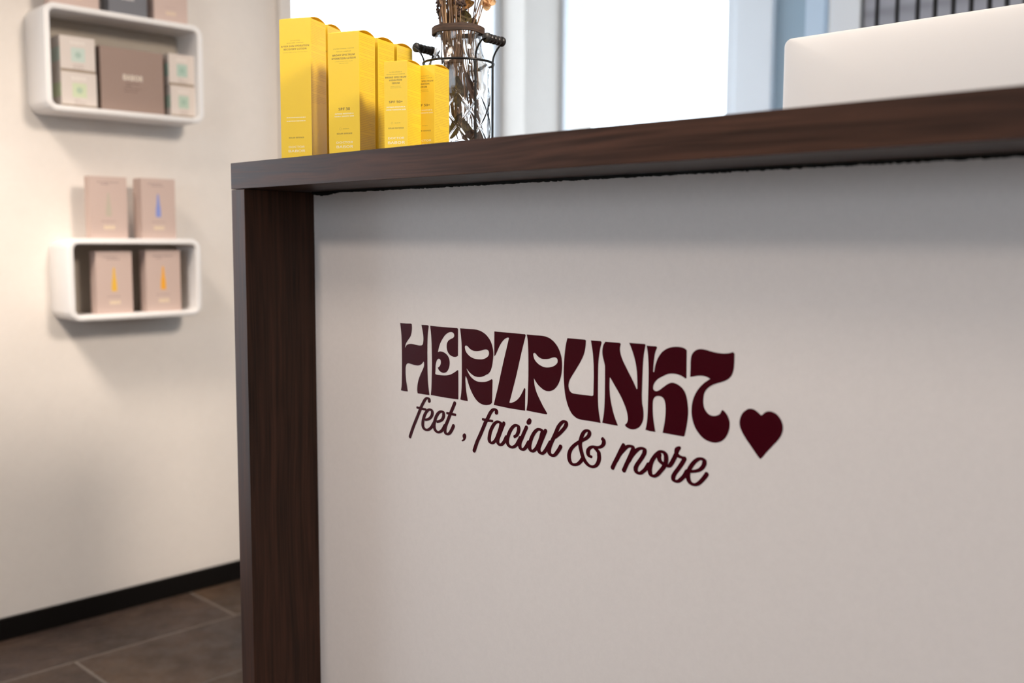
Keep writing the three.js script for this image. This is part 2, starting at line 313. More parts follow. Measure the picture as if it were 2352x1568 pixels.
// lettering cut from vinyl, stuck on the front panel; outlines in millimetres on the panel ('!' marks a corner)
const BOLD_LETTERS = [
  ['255,861.1! 267.6,861.1 280,861.5! 281.9,860.2! 282,853.5 279.1,843.5 271.8,835.7 267.5,830.4 265.7,823.7! 268.5,828 272.4,830.4 280,831.8 291.3,831.1 301.3,830.9 305.6,832.4 307.3,836.6 307.8,842.3 306.4,851 303.4,861.2! 310.8,861.4 317.8,861.4! 319.5,860.1! 317.7,850.9 316.7,839.7 316.3,815.5 316.6,791.3 317.6,776.8 320.5,760.3! 307,760.1 294.3,760.1! 293.3,763.7 294,772.8 297.2,782.1 302.2,790.8 307.3,798.5 308.9,802.7 308.6,807.6! 307.3,807.8! 303.6,804.3 297.4,801.6 288.6,801.1 279.8,802 273.4,802.5 269.6,800.9 267.3,796.6 266.9,790.8 267.8,778.5 269.9,768.7 271.7,760.5! 264,760.2 256,760.5! 257.6,767.5 258.5,785.9 258.7,806.6 258.6,827.3 257.8,843.8'],
  ['322.6,861! 351,860.8 379.9,861.1! 381.6,860.1! 381.6,840.3 381.5,822.4! 377.7,820.7 372,820.3 365,822.2 360.3,826.2 358.1,831.5 358.6,837.9 362.1,842.5 366.8,844.9 372,847.1 374,849.9 372.6,853.3 368,854.8 361.6,853.6 354.5,849.4 348,842.6 342.6,834.3 339,824! 342.6,825.4 347.4,825.6 354.4,824.1 360.9,819.9 363.8,814.6 364,808.4 362,802.7 357.3,797.5 351.4,795.5 345.4,796.4 340.7,799.1 338.9,802.2! 341.9,803.6 344.9,807.1 345.6,810.7 344.3,814 341.4,814.9 337.8,813.3 335.3,809.1 334.1,804.1 333.8,797.7 333.2,792.8! 334.3,792 344.8,791.7 356.7,792.5 366.1,794.7 373.1,797.8 380.6,802.2! 382.1,801.7! 382.3,781.8 382.2,760.9! 353,760.5 323.6,760.9! 324.8,769.5 325.5,784.1 326.3,804.3 326,824.3 325.5,838.7 324.5,849.8'],
  ['386,861.2! 402.7,861.4 419.3,861.3 429.2,859.4 439,854.8 446.6,847.4 450.3,840.1 452,831.2 451.1,822.1 449.4,813.7 446.1,806.6 441.8,802.4! 439.1,801.5 433.7,798.9 427.1,797 420.5,796.5 413.8,797.4 407.1,800.3 402.6,803.3 398.5,806.8! 401,802.4 406,796.7 411.6,793 419.4,790.4 428.2,790.2 437,791.4 443.5,793.4 448.9,796.2! 450.6,795.3! 450.2,782.7 449.7,764! 446.8,761.7 440.3,759.7 433.8,759.3 427.2,760.3 420.5,763.3 413.9,768.9 408.3,776 403.2,784.8 400.2,791.5 397.8,795.8! 396.7,792.7 397,784.9 398.1,775.7 401.5,760.9! 393.6,760.8 386.4,761.3! 388.4,771.6 389.3,784.2 389.6,803.7 389.4,823.2 389.3,837.1 388.2,847.9', '395.7,836.4 397.8,838.1 400.6,837.6 406,834.1 412.7,832 420.5,832 428.2,833.4 435.3,835.4 439.6,835.6 442.8,833.9 443.8,830.6 442.3,827.1 438,824.1 431.5,821.8 423.8,821 414.9,821.2 407.1,823.1 401,826.4 397,830.7'],
  ['454,861.2! 483,861.2 510.8,861.2! 512.3,860! 507.7,846.3 502.5,829.8 496.2,808.3 489.9,789.1 482.6,767.8! 485.6,767.9 491.1,769.7 497.5,773.5 502.8,778.8 507.1,785 510,790.4! 512.1,789.4! 511.7,775.1 511.6,760.5! 482.4,760.4 453,761.4! 461.3,786.9 469,813.7 475.5,834.6 481.7,854.1! 480.6,854.7! 478.6,854.5 474.3,852.8 468.8,848.5 463.3,841.5 459.4,834.9 456.1,829.5 454.2,827.8! 453.9,829.7! 453.9,845.5'],
  ['514.1,861.1! 527.5,861 541.9,861.2 549,860.4 557.1,857.8 566.1,851.4 572.2,842.9 575.2,834.3 576,824.7 574.7,813.5 572.1,805.8 567.7,798.6 561.8,793.5 554.7,790.9 546.6,791.1 539.4,794.2 533.2,798.5 527.2,805.1! 528.5,796.1 532.3,786.6 537.5,778.8 543.7,770.3 551.2,761.6! 550.2,760.3! 533.5,760.6 514.4,761.1! 516.2,771.7 516.9,787.2 517.5,810.3 517.3,828.7 516.9,842.4 515.9,853.8', '525.9,834.7 526.1,837 528,838.1 530.3,837.2 533.9,834.3 540.1,831.7 547.2,831.6 554.3,832.7 559.3,834.5 564.3,835.2 567.3,834 568.5,831.5 567.9,828.5 564.4,825.2 559.4,822.9 552.4,821.3 545.3,821.1 538.1,822.9 531.9,826.1 527.7,830.3'],
  ['584.6,861.2! 599.6,861.2 613.4,861.3! 615,860.2! 614.4,852.8 612.2,843.9 607.6,834.9 601,825.5 593.5,815.3 589.2,809 587.3,803.6 587.4,799.2 589.4,795 593.3,792.6 600.5,792.2 614.8,792.4 626.1,792.5! 628,793.8! 628.2,806.3 628.2,820.7 627.5,835.1 626,847.2 623,861! 631.6,861.1 638.5,861.2! 640.1,859.8! 638.1,853.2 636.3,843.7 635.2,833.6 635,817.8 635.1,799.8 635.5,785.4 636.8,774.7 639.8,760.6! 624.7,760.9 607.7,760.8 600.9,761.9 593.1,766.5 587.2,774.7 582.6,786.1 580.2,799.2 579,813.9 579.2,827.3 580.5,842.2 582.3,853.4'],
  ['645.8,861.1! 656.7,861.1 667.7,861.2! 669.6,859.9! 668.5,855.6 668.9,850.2 671.7,842.8 676.7,834.7 682.6,826.1 688.5,817.5 694.2,808.3! 695.5,808.6! 695.1,818.9 694.4,827.9 692.8,836.9 689.8,846.5 686.3,854.6 682.2,862.3! 694.2,862.4 705.2,862.6! 706.4,861.4! 704.3,851.5 703.1,840.1 702.6,827.2 702.3,812 702.2,800.6 702.8,791.5! 704.4,785.6 705.1,778.1 704.1,771.1 700.9,765.3 696.2,761.3 690.1,759.3 683.9,759.5 679,761.3 677.5,763.1! 680.4,765.8 681.8,769 681.6,774.4 679.6,781.1 675.6,789.2 669.6,798.6 661.6,808.6 654.2,818! 653.2,817.6! 653.2,805.4 654.4,794.6 656.5,785.4 660.2,774.1 666.8,760.8! 654.5,760.7 642.6,761.3! 644.3,769 645.4,778.6 646,792.1 646,810.1 645.8,831.2! 643.7,838.1 641.6,845 641.5,851.2 642.9,856.8'],
  ['708,860.9! 714.9,860.9 721.7,861.1! 723,859.8! 720.5,853.7 719.3,847.6 718.4,839.3 718,831! 719.4,830.6! 720.9,838.8 724.3,847.3 729.6,854.4 736.7,859.4 743.8,861.8 750,862.7 756.1,862.7 761.4,861.6 764.3,859.7! 764.4,844 764.6,828! 763.3,827.3! 758.7,829.6 752.5,831.1 746.3,831.4 739.2,830.4 732,827.1 724.9,823.1 720.4,818.5 718.4,813.8 718.9,810.1 722.4,808.7 727,810.2 732.3,814.1 739.4,818.9 744.7,820.9 751,820.2 757.2,817.4 761.7,813.5 764.9,807.6 766.8,799.7 767.9,791.1 767.5,782.2 766.2,773.2 763.7,761.8! 762.3,760.6! 747.9,760.8 733.1,761! 734.7,769.1 736.3,779.1 736.7,788.8 735.9,796.2 733.5,801.2 729.9,803.2 725.3,803.3 721.2,801.7 718.8,798 718.2,790.4 718.6,782.2 720,772.5 722.6,760.7! 715.6,760.6 708.2,761.3! 709.9,768.2 710.9,778.9 711.2,792.6 711.5,811.6 711.2,837.9 710,850.6'],
  ['769.6,830! 769.8,840.6 769.9,849 771.2,855.1 774.7,859.5 778.7,861.7 783.1,862.6 789.2,862.3 798,860.8 805.8,860 813.5,860 820.3,861 824.6,862.5! 826.6,860.7! 826.6,851.6 825.8,842.7 823.5,836.6 819.4,832.2 813.5,829 805,826 798.2,823 792.6,818.7 789.2,813.5 788,807.7 788.2,800.2 790.6,794.8 794.7,790.8 799.9,789.3 805.1,790 809.8,792.6 812.5,797.2! 813.6,797.3! 816.6,795.3 820.1,791.3 822.4,785.6 822.6,779 820.7,772.1 817,766 812,761.9 805.1,759.6 798.1,759.6 790.1,761.8 782.9,766.9 777.3,773.8 773.7,782.5 772.4,791.5 773.5,802.3 776.4,810.2 781.1,817.5 787.6,824.2 796.2,830.3! 791.8,832 785.6,832.7 779.4,832.1 774.1,830.8'],
  ['861.4,797.2! 863.5,798.8 866.2,801.2 870.4,802.8 875,802.5 879.7,800.8 883.4,797.5 886.1,793.5 887.6,788.7 887.5,783.7 885.9,778.9 882.8,773.9 876.2,766.3 869,758.1 863.1,750.9 862,750.1! 860.8,750.5 855.4,756.1 849.4,762.8 843,770 838.4,776.3 835.8,781.5 835,786.1 835.8,791.3 837.8,795.9 841.6,799.9 845.8,802.5 849.2,803 853,802.4 856.8,800.5'],
];
const SCRIPT_LETTERS = [
  { strokes: ['320.2,751.4 319.5,754.2 315.8,755.3 311.7,753.4 307.2,748.2 302.7,741.8 298.2,733.9 292.1,723.3 284.4,709.9 276.2,693.3', '292.6,739 301.2,738.7 312.4,738.3'], blobs: [] },
  { strokes: ['311.5,723.2 317.4,724.7 322.6,727.8 325.9,731.9 326.7,735.9 324.9,738.6 320.8,739.3 316,737 310.8,731.5 307.4,724.7 305.5,717.6 306.2,712.3 309.9,709.1 315.1,708.8 320.3,710.7 325.5,714.8 329.1,719.6'], blobs: [] },
  { strokes: ['337.1,723.6 342.9,725.3 348,728.3 350.8,732.5 351.2,735.9 350.1,738.7 345.9,739.4 340.8,737.1 335.7,731.6 332.1,724.4 330.6,718.4 331.3,713.6 334.2,710.1 339.2,708.6 345,710.6 349.3,714 353.6,719.9'], blobs: [] },
  { strokes: ['374.9,755 370,746.3 365.7,738.7 360.1,728.4 355.1,718.6 354,713.2 355.4,709.8 359.3,708.6 363.9,710.7 368.5,716.1 372.3,722.3', '358.3,738.7 367.1,738.6 376.2,738.5'], blobs: [] },
  { strokes: [], blobs: ['394.5,714.4 396.9,713.8 398.4,711.1 397.5,707.7 395.2,704.6 390,702.4 389,703.7 391.4,705.4 392.2,707 391,709.2 391.4,712.1'] },
  { strokes: ['458.4,751.2 458,754.1 455.1,755.4 451.2,754.2 446.7,749.8 442.2,742.8 438.3,737.3 432.4,726.8 426.5,716.3 421.1,707.2 414.5,692.7', '431.4,739 440.2,738.7 450.6,738.9'], blobs: [] },
  { strokes: ['467.3,736.7 465.4,738.5 460.9,739.3 455.8,736.8 450.7,731.1 446.8,724.1 444.9,717.4 444.5,712.3 446.2,709.6 449.8,708.7 454,710.9 458.4,715.6 462.3,723 466.1,731.7 467.3,736.7', '472.7,738.9 468.6,731.2 464.2,721.9 461,714.6 461.3,711 463.6,708.8 466.2,708.5 469.3,709.9 473.1,713.6 477.5,720.6'], blobs: [] },
  { strokes: ['492.5,723.3 496.2,725.4 499.2,729.8 500.4,734.5 499.2,737.9 494.9,738.9 489.9,736.2 485,730.6 481.3,723.8 479.4,717.7 479.4,713.6 482,709.9 487,708.4 491.3,709.4 496.3,712.8 500.5,718.4 503.6,723.3'], blobs: [] },
  { strokes: ['514.6,738.8 510.2,730.9 505.8,722.5 502.7,715.9 502.5,712.2 504.2,709.2 507.6,708.2 510.9,709.6 514.8,713.6 518.6,719.4'], blobs: ['519.5,751.5 522,750.9 523.4,748.8 522.8,745.9 521.5,743.7 518.4,742.7 516,742.8 514.6,744.9 515.1,747.4 516.7,749.6'] },
  { strokes: ['543.3,736.2 541.4,738.3 536.5,739.1 532.2,736.9 527.9,732.5 524.1,726.3 521.4,719.8 520.3,713.6 521.7,710.1 525.3,708.6 529.2,710.4 533.5,714.7 537.2,720.9 540.4,727.7 542.3,734 543.3,736.2', '548.7,738.9 545.8,733.3 542.1,726 538.4,718.2 536.8,713.9 537.3,710.8 539.5,708.7 542.2,708.1 545.5,709.6 549.2,713.4 553.4,719.2 557.1,724.9'], blobs: [] },
  { strokes: ['565.4,732.8 571.7,737.6 577.3,742.7 582.5,748.5 584,752.2 582.9,754.4 579.8,754.8 575.7,752.3 571,747 566.9,739.4 562.8,731.7 558.7,724.3 555.6,717.1 555.1,712.6 556.7,709.7 561,708.1 565.2,709.8 569.3,714 572.9,718.8 575,722.1'], blobs: [] },
  { strokes: ['643.2,741.3 645,739.5 645.3,736.2 643.3,733 639.1,730.4 634.3,729.5 627.9,729.2 623.7,727.3 620.8,723.9 620.5,720.1 622.2,717.4 626,716.3', '631.2,728.8 634.9,726 637.4,723.4 638.2,719.4 638.3,716.1 636.8,710.9 633.1,706.3 627.8,704.2 622.4,704.8 616.9,708.2 612.5,713.8 609.7,720.2 607.6,727.5 607.8,732.6 609.4,738.7 612.6,744.6 615.8,747.4 619.6,748.3 622,746.7 621.8,743.3 618.6,739.6 613.8,736.4 607.8,733.4 602.4,730.1 596.3,725.4 592,720.5 589.5,715 589.3,709.9 591,705 595,702.2 600.5,702.6 604.9,704.6 609.3,708.7 611.4,711.5'], blobs: [] },
  { strokes: ['676.1,738.3 671.9,731 666.9,721.6 662.7,714.2 659.5,708', '665.5,718.4 670.1,725.9 674.7,731 679.2,735.4 682.9,737.8 686.1,738.5 689.3,738 690.3,735.9 689,732 685.9,725.3 681.4,716.4 677,707.5', '684.1,720.2 688.6,727.2 693.1,732.3 697.6,736.3 701.1,737.9 704.7,738.4 707.2,737.3 707.3,733.7 704.9,728.9 700.5,722.7 696.1,716.5 694.8,712.6 695.8,709.4 698.6,708 701.7,708.3 705.8,711 710.2,715.4 713.6,720.7'], blobs: [] },
  { strokes: ['739.2,723.2 734.4,724.8 730.1,727.7 728.6,731.4 729,734.6', '738.4,725.9 738.8,731.4 738,735.6 735.1,738.3 730.8,738.5 726.6,735.9 722.3,731.3 718.1,724.7 716.1,718.4 715.7,713.1 717.5,709 721.4,708 725.7,710 730.8,715.2 735,720.2 737.8,724.6'], blobs: [] },
  { strokes: ['739.2,723.6 743,723.4 746.6,727.5 749.8,733.1 752.4,738.2', '753.8,738.4 757.6,736.6 762.2,736 764.9,736.2', '764.5,735.4 761,729.4 756.1,722.4 751.1,715.7 749.3,711.5 749.9,708.5 752.7,707.2 756.4,708 760.5,711.1 765,716.1 768,721.2'], blobs: ['756.1,748.6 758.2,748.4 759.2,746.8 757.4,743.6 755.2,739.4 752.9,737.9 750.6,738.3 750,743.3 751.3,746.2 753.6,747.7'] },
  { strokes: ['773.9,722 779.8,723.5 785.1,725.9 789.4,730 791.1,734.1 790.6,737.1 788.3,738.5 784.8,738.3 780.3,735.9 775.1,730.5 771.2,724 769.5,719.1 769.6,714.5 771.5,710.2 774.7,708 778.8,707.6 783.3,709.5 787.6,713.3 792,718.6 794.7,722.5'], blobs: [] },
];
const parse = (s) => s.split(' ').map((t) => { const c = t.endsWith('!'); const [x, y] = t.replace('!', '').split(',').map(Number); return { p: new THREE.Vector2(x / 1000, y / 1000), c }; });
function outline(str) {
  const pts = parse(str), n = pts.length, first = pts.findIndex((q) => q.c), out = [];
  if (first < 0) { // smooth closed loop
    const cv = new THREE.CatmullRomCurve3(pts.map((q) => new THREE.Vector3(q.p.x, q.p.y, 0)), true, 'centripetal');
    return cv.getPoints(n * 4).slice(0, -1).map((v) => new THREE.Vector2(v.x, v.y));
  }
  let run = [pts[first].p];
  for (let i = 1; i <= n; i++) {
    const q = pts[(first + i) % n]; run.push(q.p);
    if (q.c) {
      if (run.length === 2) out.push(run[0]);
      else { const cv = new THREE.CatmullRomCurve3(run.map((v) => new THREE.Vector3(v.x, v.y, 0)), false, 'centripetal'); const k = (run.length - 1) * 4; for (const v of cv.getPoints(k).slice(0, -1)) out.push(new THREE.Vector2(v.x, v.y)); }
      run = [q.p];
    }
  }
  return out;
}
const VINYL = 0.0003; let layer = 0;
const sheet = (shape) => new THREE.ExtrudeGeometry(shape, { depth: VINYL, bevelEnabled: false }).translate(0, 0, -RECESS);
// a pen stroke: broad on uprights, fine on cross strokes, with round ends
function stroke(str, wx = 0.0063, wy = 0.0035) {
  const pts = parse(str).map((q) => new THREE.Vector3(q.p.x, q.p.y, 0));
  const cv = new THREE.CatmullRomCurve3(pts, false, 'centripetal'), N = pts.length * 6, L = [], Rr = [];
  for (let i = 0; i <= N; i++) {
    const p = cv.getPoint(i / N), t = cv.getTangent(i / N), nx = -t.y, ny = t.x, h = Math.hypot(wx * nx, wy * ny) / 2;
    if (i === 0 || i === N) {
      const e = i === 0 ? -1 : 1, fan = [];
      for (let k = 0; k <= 8; k++) { const a = k / 8 * Math.PI, ca = Math.cos(a), sa = Math.sin(a) * 0.8 * e; fan.push(new THREE.Vector2(p.x + (nx * ca + t.x * sa) * h, p.y + (ny * ca + t.y * sa) * h)); }
      if (i === 0) { for (let k = 8; k >= 0; k--) (k >= 4 ? Rr : L).push(null); Rr.length = L.length = 0; L.push(...fan.slice(0, 5).reverse()); Rr.push(...fan.slice(4).slice()); }
      else { L.push(...fan.slice(0, 5)); Rr.push(...fan.slice(4).reverse()); }
    } else { L.push(new THREE.Vector2(p.x + nx * h, p.y + ny * h)); Rr.push(new THREE.Vector2(p.x - nx * h, p.y - ny * h)); }
  }
  // ribbon of quads, so that loops may cross themselves
  const n = Math.min(L.length, Rr.length), pos = [], z0 = -RECESS; layer = (layer + 1) % 8; const top = -RECESS + VINYL + layer * 0.00003;
  const quad = (a, b, c, d) => pos.push(...a, ...b, ...c, ...a, ...c, ...d);
  for (let i = 0; i < n - 1; i++) {
    const z1 = top + 0.00012 * i / n; const l0 = L[i], l1 = L[i + 1], r0 = Rr[i], r1 = Rr[i + 1], f = (v, z) => [v.x, v.y, z];
    quad(f(r0, z1), f(r1, z1), f(l1, z1), f(l0, z1));
    quad(f(l0, z1), f(l1, z1), f(l1, z0), f(l0, z0));
    quad(f(r1, z1), f(r0, z1), f(r0, z0), f(r1, z0));
  }
  const g = new THREE.BufferGeometry(); g.setAttribute('position', new THREE.Float32BufferAttribute(pos, 3));
  g.setAttribute('uv', new THREE.Float32BufferAttribute(new Float32Array(pos.length / 3 * 2).map((_, i) => pos[Math.floor(i / 2) * 3 + (i % 2)]), 2));
  g.computeVertexNormals(); return g;
}
BOLD_LETTERS.forEach((loops, i) => {
  const s = new THREE.Shape(outline(loops[0])); for (const h of loops.slice(1)) s.holes.push(new THREE.Path(outline(h)));
  const m = mesh(i === BOLD_LETTERS.length - 1 ? 'heart' : 'letter', sheet(s), vinyl, panel);
  m.userData.label = i === BOLD_LETTERS.length - 1 ? 'burgundy heart' : 'burgundy retro capital letter';
});
SCRIPT_LETTERS.forEach(({ strokes, blobs }) => {
  const g = join([...strokes.map((s) => stroke(s)), ...blobs.map((b) => sheet(new THREE.Shape(outline(b))))]);
  mesh('script_letter', g, vinyl, panel).userData.label = 'burgundy handwritten letter';
});

// ------------------------------------------------------------------ printed cartons
function printed(wpx, hpx, paint) {
  const c = document.createElement('canvas'); c.width = wpx; c.height = hpx; paint(c.getContext('2d'), wpx, hpx);
  const t = new THREE.CanvasTexture(c); t.colorSpace = THREE.SRGBColorSpace; t.anisotropy = 8; return t;
}
function centred(x, text, cx, y, px, maxW, font = '', color) {
  if (color) x.fillStyle = color;
  x.font = `${font} ${px}px sans-serif`; x.textAlign = 'center'; x.textBaseline = 'middle';
  const w = x.measureText(text).width, k = maxW ? maxW / w : 1;
  x.save(); x.translate(cx, y); x.scale(k, 1); x.fillText(text, 0, 0); x.restore();
}
// carton: front (+z) shows the left part of the sheet, right side (+x) the right part, the rest a blank strip
function cartonGeometry(w, h, d, frontShare, swatch) {
  const g = new THREE.BoxGeometry(w, h, d); g.translate(0, h / 2, 0);
  const uv = g.attributes.uv, n = g.attributes.normal;
  for (let i = 0; i < uv.count; i++) {
    const u = uv.getX(i), v = uv.getY(i);
    if (n.getZ(i) > 0.5) uv.setXY(i, u * frontShare, v);
    else if (swatch && Math.abs(n.getX(i)) > 0.5) uv.setXY(i, 0.965 + u * 0.01, v);
    else if (n.getX(i) > 0.5 && frontShare < 1) uv.setXY(i, frontShare + u * (1 - frontShare), v);
    else uv.setXY(i, 0.01 + u * 0.01, 0.985 + v * 0.005);
  }
  return g;
}
const YEL = '#f6d030', INK = '#75602f';
function smallPrint(x, x0, x1, y0, y1, pitch, color) {
  x.fillStyle = color;
  for (let y = y0; y < y1; y += pitch) {
    const end = rnd() < 0.16 ? x0 + (x1 - x0) * rr(0.2, 0.8) : x1 - rr(0, 8);
    for (let u = x0; u < end;) { const w = rr(7, 30); x.fillRect(u, y, Math.min(w, end - u), pitch * 0.36); u += w + 5; }
    if (rnd() < 0.1) y += pitch * 0.9;
  }
}
function solarCarton(kind) {
  const spec = { after: [50.3, 45.4, 198], lotion: [48.3, 43, 162], serum: [32.8, 42.4, 110.5] }[kind];
  const k = 9, fw = spec[0] * k, sw = spec[1] * k, H = spec[2] * k;
  const tex = printed(Math.round(fw + sw), Math.round(H), (x, W, Hh) => {
    x.fillStyle = YEL; x.fillRect(0, 0, W, Hh);
    const c = fw / 2, at = (f) => f * Hh, white = '#f7efe6';
    if (kind === 'after') {
      centred(x, '22 % ECTOIN', c, at(0.153), 15, fw * 0.31, '', INK); centred(x, 'ALOE VERA COMPLEX', c, at(0.17), 15, fw * 0.54);
      centred(x, 'AFTER SUN HYDRATION', c, at(0.192), 30, fw * 0.92, 'bold'); centred(x, 'RECOVERY LOTION', c, at(0.214), 30, fw * 0.75, 'bold');
      x.globalAlpha = 0.6; centred(x, 'LOTION APRES-SOLEIL REHYDRATANTE', c, at(0.236), 13, fw * 0.8); x.globalAlpha = 1;
      smallPrint(x, c - fw * 0.31, c + fw * 0.31, at(0.7), at(0.728), 24, white);
      centred(x, 'SOLAR DEFENSE', c, at(0.848), 24, fw * 0.5, 'bold', INK);
      centred(x, 'DOCTOR', c, at(0.914), 33, fw * 0.53, '', white); centred(x, 'BABOR', c, at(0.944), 44, fw * 0.56);
      smallPrint(x, fw + 18, W - 14, at(0.02), at(0.6), 21, '#dcb22a');
    } else if (kind === 'lotion') {
      centred(x, '3 % PRO-VITAMIN E-MATRIX', c, at(0.13), 15, fw * 0.68, '', INK); centred(x, 'FERULIC COMPLEX', c, at(0.153), 15, fw * 0.48);
      centred(x, 'BROAD SPECTRUM', c, at(0.183), 30, fw * 0.73, 'bold'); centred(x, 'HYDRATION LOTION', c, at(0.21), 30, fw * 0.79, 'bold');
      x.globalAlpha = 0.6; centred(x, 'LOTION HYDRATANTE HAUTE', c, at(0.235), 13, fw * 0.58); centred(x, 'PROTECTION', c, at(0.251), 13, fw * 0.3); x.globalAlpha = 1;
      centred(x, 'SPF 30', c, at(0.627), 44, fw * 0.38, 'bold', INK);
      centred(x, 'INTENSE MOISTURE &', c, at(0.667), 22, fw * 0.61, 'bold', white); centred(x, 'VISIBLY SMOOTH SKIN', c, at(0.688), 22, fw * 0.64, 'bold');
      x.strokeStyle = INK; x.globalAlpha = 0.6; x.lineWidth = 1.5; x.beginPath(); x.arc(c - fw * 0.13, at(0.792), 14, 0, 7); x.stroke(); smallPrint(x, c - fw * 0.05, c + fw * 0.16, at(0.79), at(0.795), 14, INK); x.globalAlpha = 1;
      centred(x, 'SOLAR DEFENSE', c, at(0.831), 24, fw * 0.51, 'bold', INK);
      centred(x, 'DOCTOR', c, at(0.905), 33, fw * 0.55, '', white); centred(x, 'BABOR', c, at(0.941), 44, fw * 0.56);
      smallPrint(x, fw + 18, W - 14, at(0.03), at(0.97), 21, '#dcb22a');
    } else {
      centred(x, '3 % PRO-VITAMIN E-', c, at(0.12), 13, fw * 0.56, '', INK); centred(x, 'MATRIX FERULIC COMPLEX', c, at(0.145), 13, fw * 0.8);
      centred(x, 'BROAD SPECTRUM', c, at(0.18), 26, fw * 0.92, 'bold'); centred(x, 'HYDRATION', c, at(0.213), 26, fw * 0.57, 'bold'); centred(x, 'SERUM', c, at(0.247), 26, fw * 0.35, 'bold');
      x.globalAlpha = 0.6; centred(x, 'SERUM HYDRATANT', c, at(0.284), 12, fw * 0.45); centred(x, 'HAUTE PROTECTION', c, at(0.3), 12, fw * 0.48); x.globalAlpha = 1;
      centred(x, 'SPF 50+', c, at(0.46), 38, fw * 0.61, 'bold', INK);
      centred(x, 'INTENSE MOISTURE &', c, at(0.52), 19, fw * 0.82, 'bold', white); centred(x, 'VISIBLY SMOOTH SKIN', c, at(0.551), 19, fw * 0.87, 'bold');
      x.strokeStyle = INK; x.globalAlpha = 0.6; x.lineWidth = 1.5; x.beginPath(); x.arc(c - fw * 0.17, at(0.703), 11, 0, 7); x.stroke(); smallPrint(x, c - fw * 0.06, c + fw * 0.22, at(0.70), at(0.706), 12, INK); x.globalAlpha = 1;
      centred(x, 'SOLAR DEFENSE', c, at(0.762), 22, fw * 0.68, 'bold', INK);
      centred(x, 'DOCTOR', c, at(0.877), 30, fw * 0.72, '', white); centred(x, 'BABOR', c, at(0.929), 40, fw * 0.76);
      smallPrint(x, fw + 16, W - 12, at(0.04), at(0.96), 19, '#dcb22a');
    }
  });
  const m = mat({ map: tex, roughness: 0.42, clearcoat: 1, clearcoatRoughness: 0.25 }), [w, d, h] = spec.map((v) => v / 1000);
  return { w, d, h, m, g: cartonGeometry(w, h, d, fw / (fw + sw)) };
}
const lidPaper = mat({ color: new THREE.Color(YEL), roughness: 0.6 });
function lidGeometry(w, d, sag) { // arched top flap, open at the sides
  const s = new THREE.Shape(), N = 10, t = 0.0005;
  for (let i = 0; i <= N; i++) { const z = -d / 2 + d * i / N, y = sag * (1 - Math.pow(2 * z / d, 2)) + t; i ? s.lineTo(z, y) : s.moveTo(z, y); }
  for (let i = N; i >= 0; i--) { const z = -d / 2 + d * i / N, y = sag * (1 - Math.pow(2 * z / d, 2)); s.lineTo(z, y); }
  return new THREE.ExtrudeGeometry(s, { depth: w, bevelEnabled: false }).rotateY(-Math.PI / 2).translate(w / 2, 0, 0);
}
const kinds = { after: solarCarton('after'), lotion: solarCarton('lotion'), serum: solarCarton('serum') };
// [kind, front right corner x, z, turn, label]
[['after', 0.174, -0.0308, 26.2, 'tallest yellow carton, at the front left end of the row'],
  ['after', 0.1513, -0.0768, 27.5, 'tall yellow carton hidden behind the tallest front one'],
  ['lotion', 0.2932, -0.0268, 22.7, 'yellow SPF 30 carton at the front of the middle file'],
  ['lotion', 0.2734, -0.0742, 19, 'second yellow carton in the file behind the SPF 30 front'],
  ['lotion', 0.2585, -0.1205, 19.2, 'rearmost yellow carton of the middle file'],
  ['serum', 0.3974, -0.0241, 24.8, 'short yellow SPF 50+ carton with its whole front showing'],
  ['serum', 0.399, -0.0685, 21, 'short yellow SPF 50+ carton half hidden, beside the glass bottle'],
].forEach(([kind, x, z, a, label]) => {
  const k = kinds[kind], th = R(a), c = Math.cos(th), s = Math.sin(th);
  const t = thing('product_carton', label, 'carton', [x - k.w / 2 * c - k.d / 2 * s, HC, z + k.w / 2 * s - k.d / 2 * c], th, 'yellow cartons on the counter');
  mesh('body', k.g, k.m, t);
  mesh('lid', lidGeometry(k.w * 0.985, k.d * 0.97, kind === 'serum' ? 0.0028 : 0.0042).translate(0, k.h + 0.0001, 0), lidPaper, t);
});

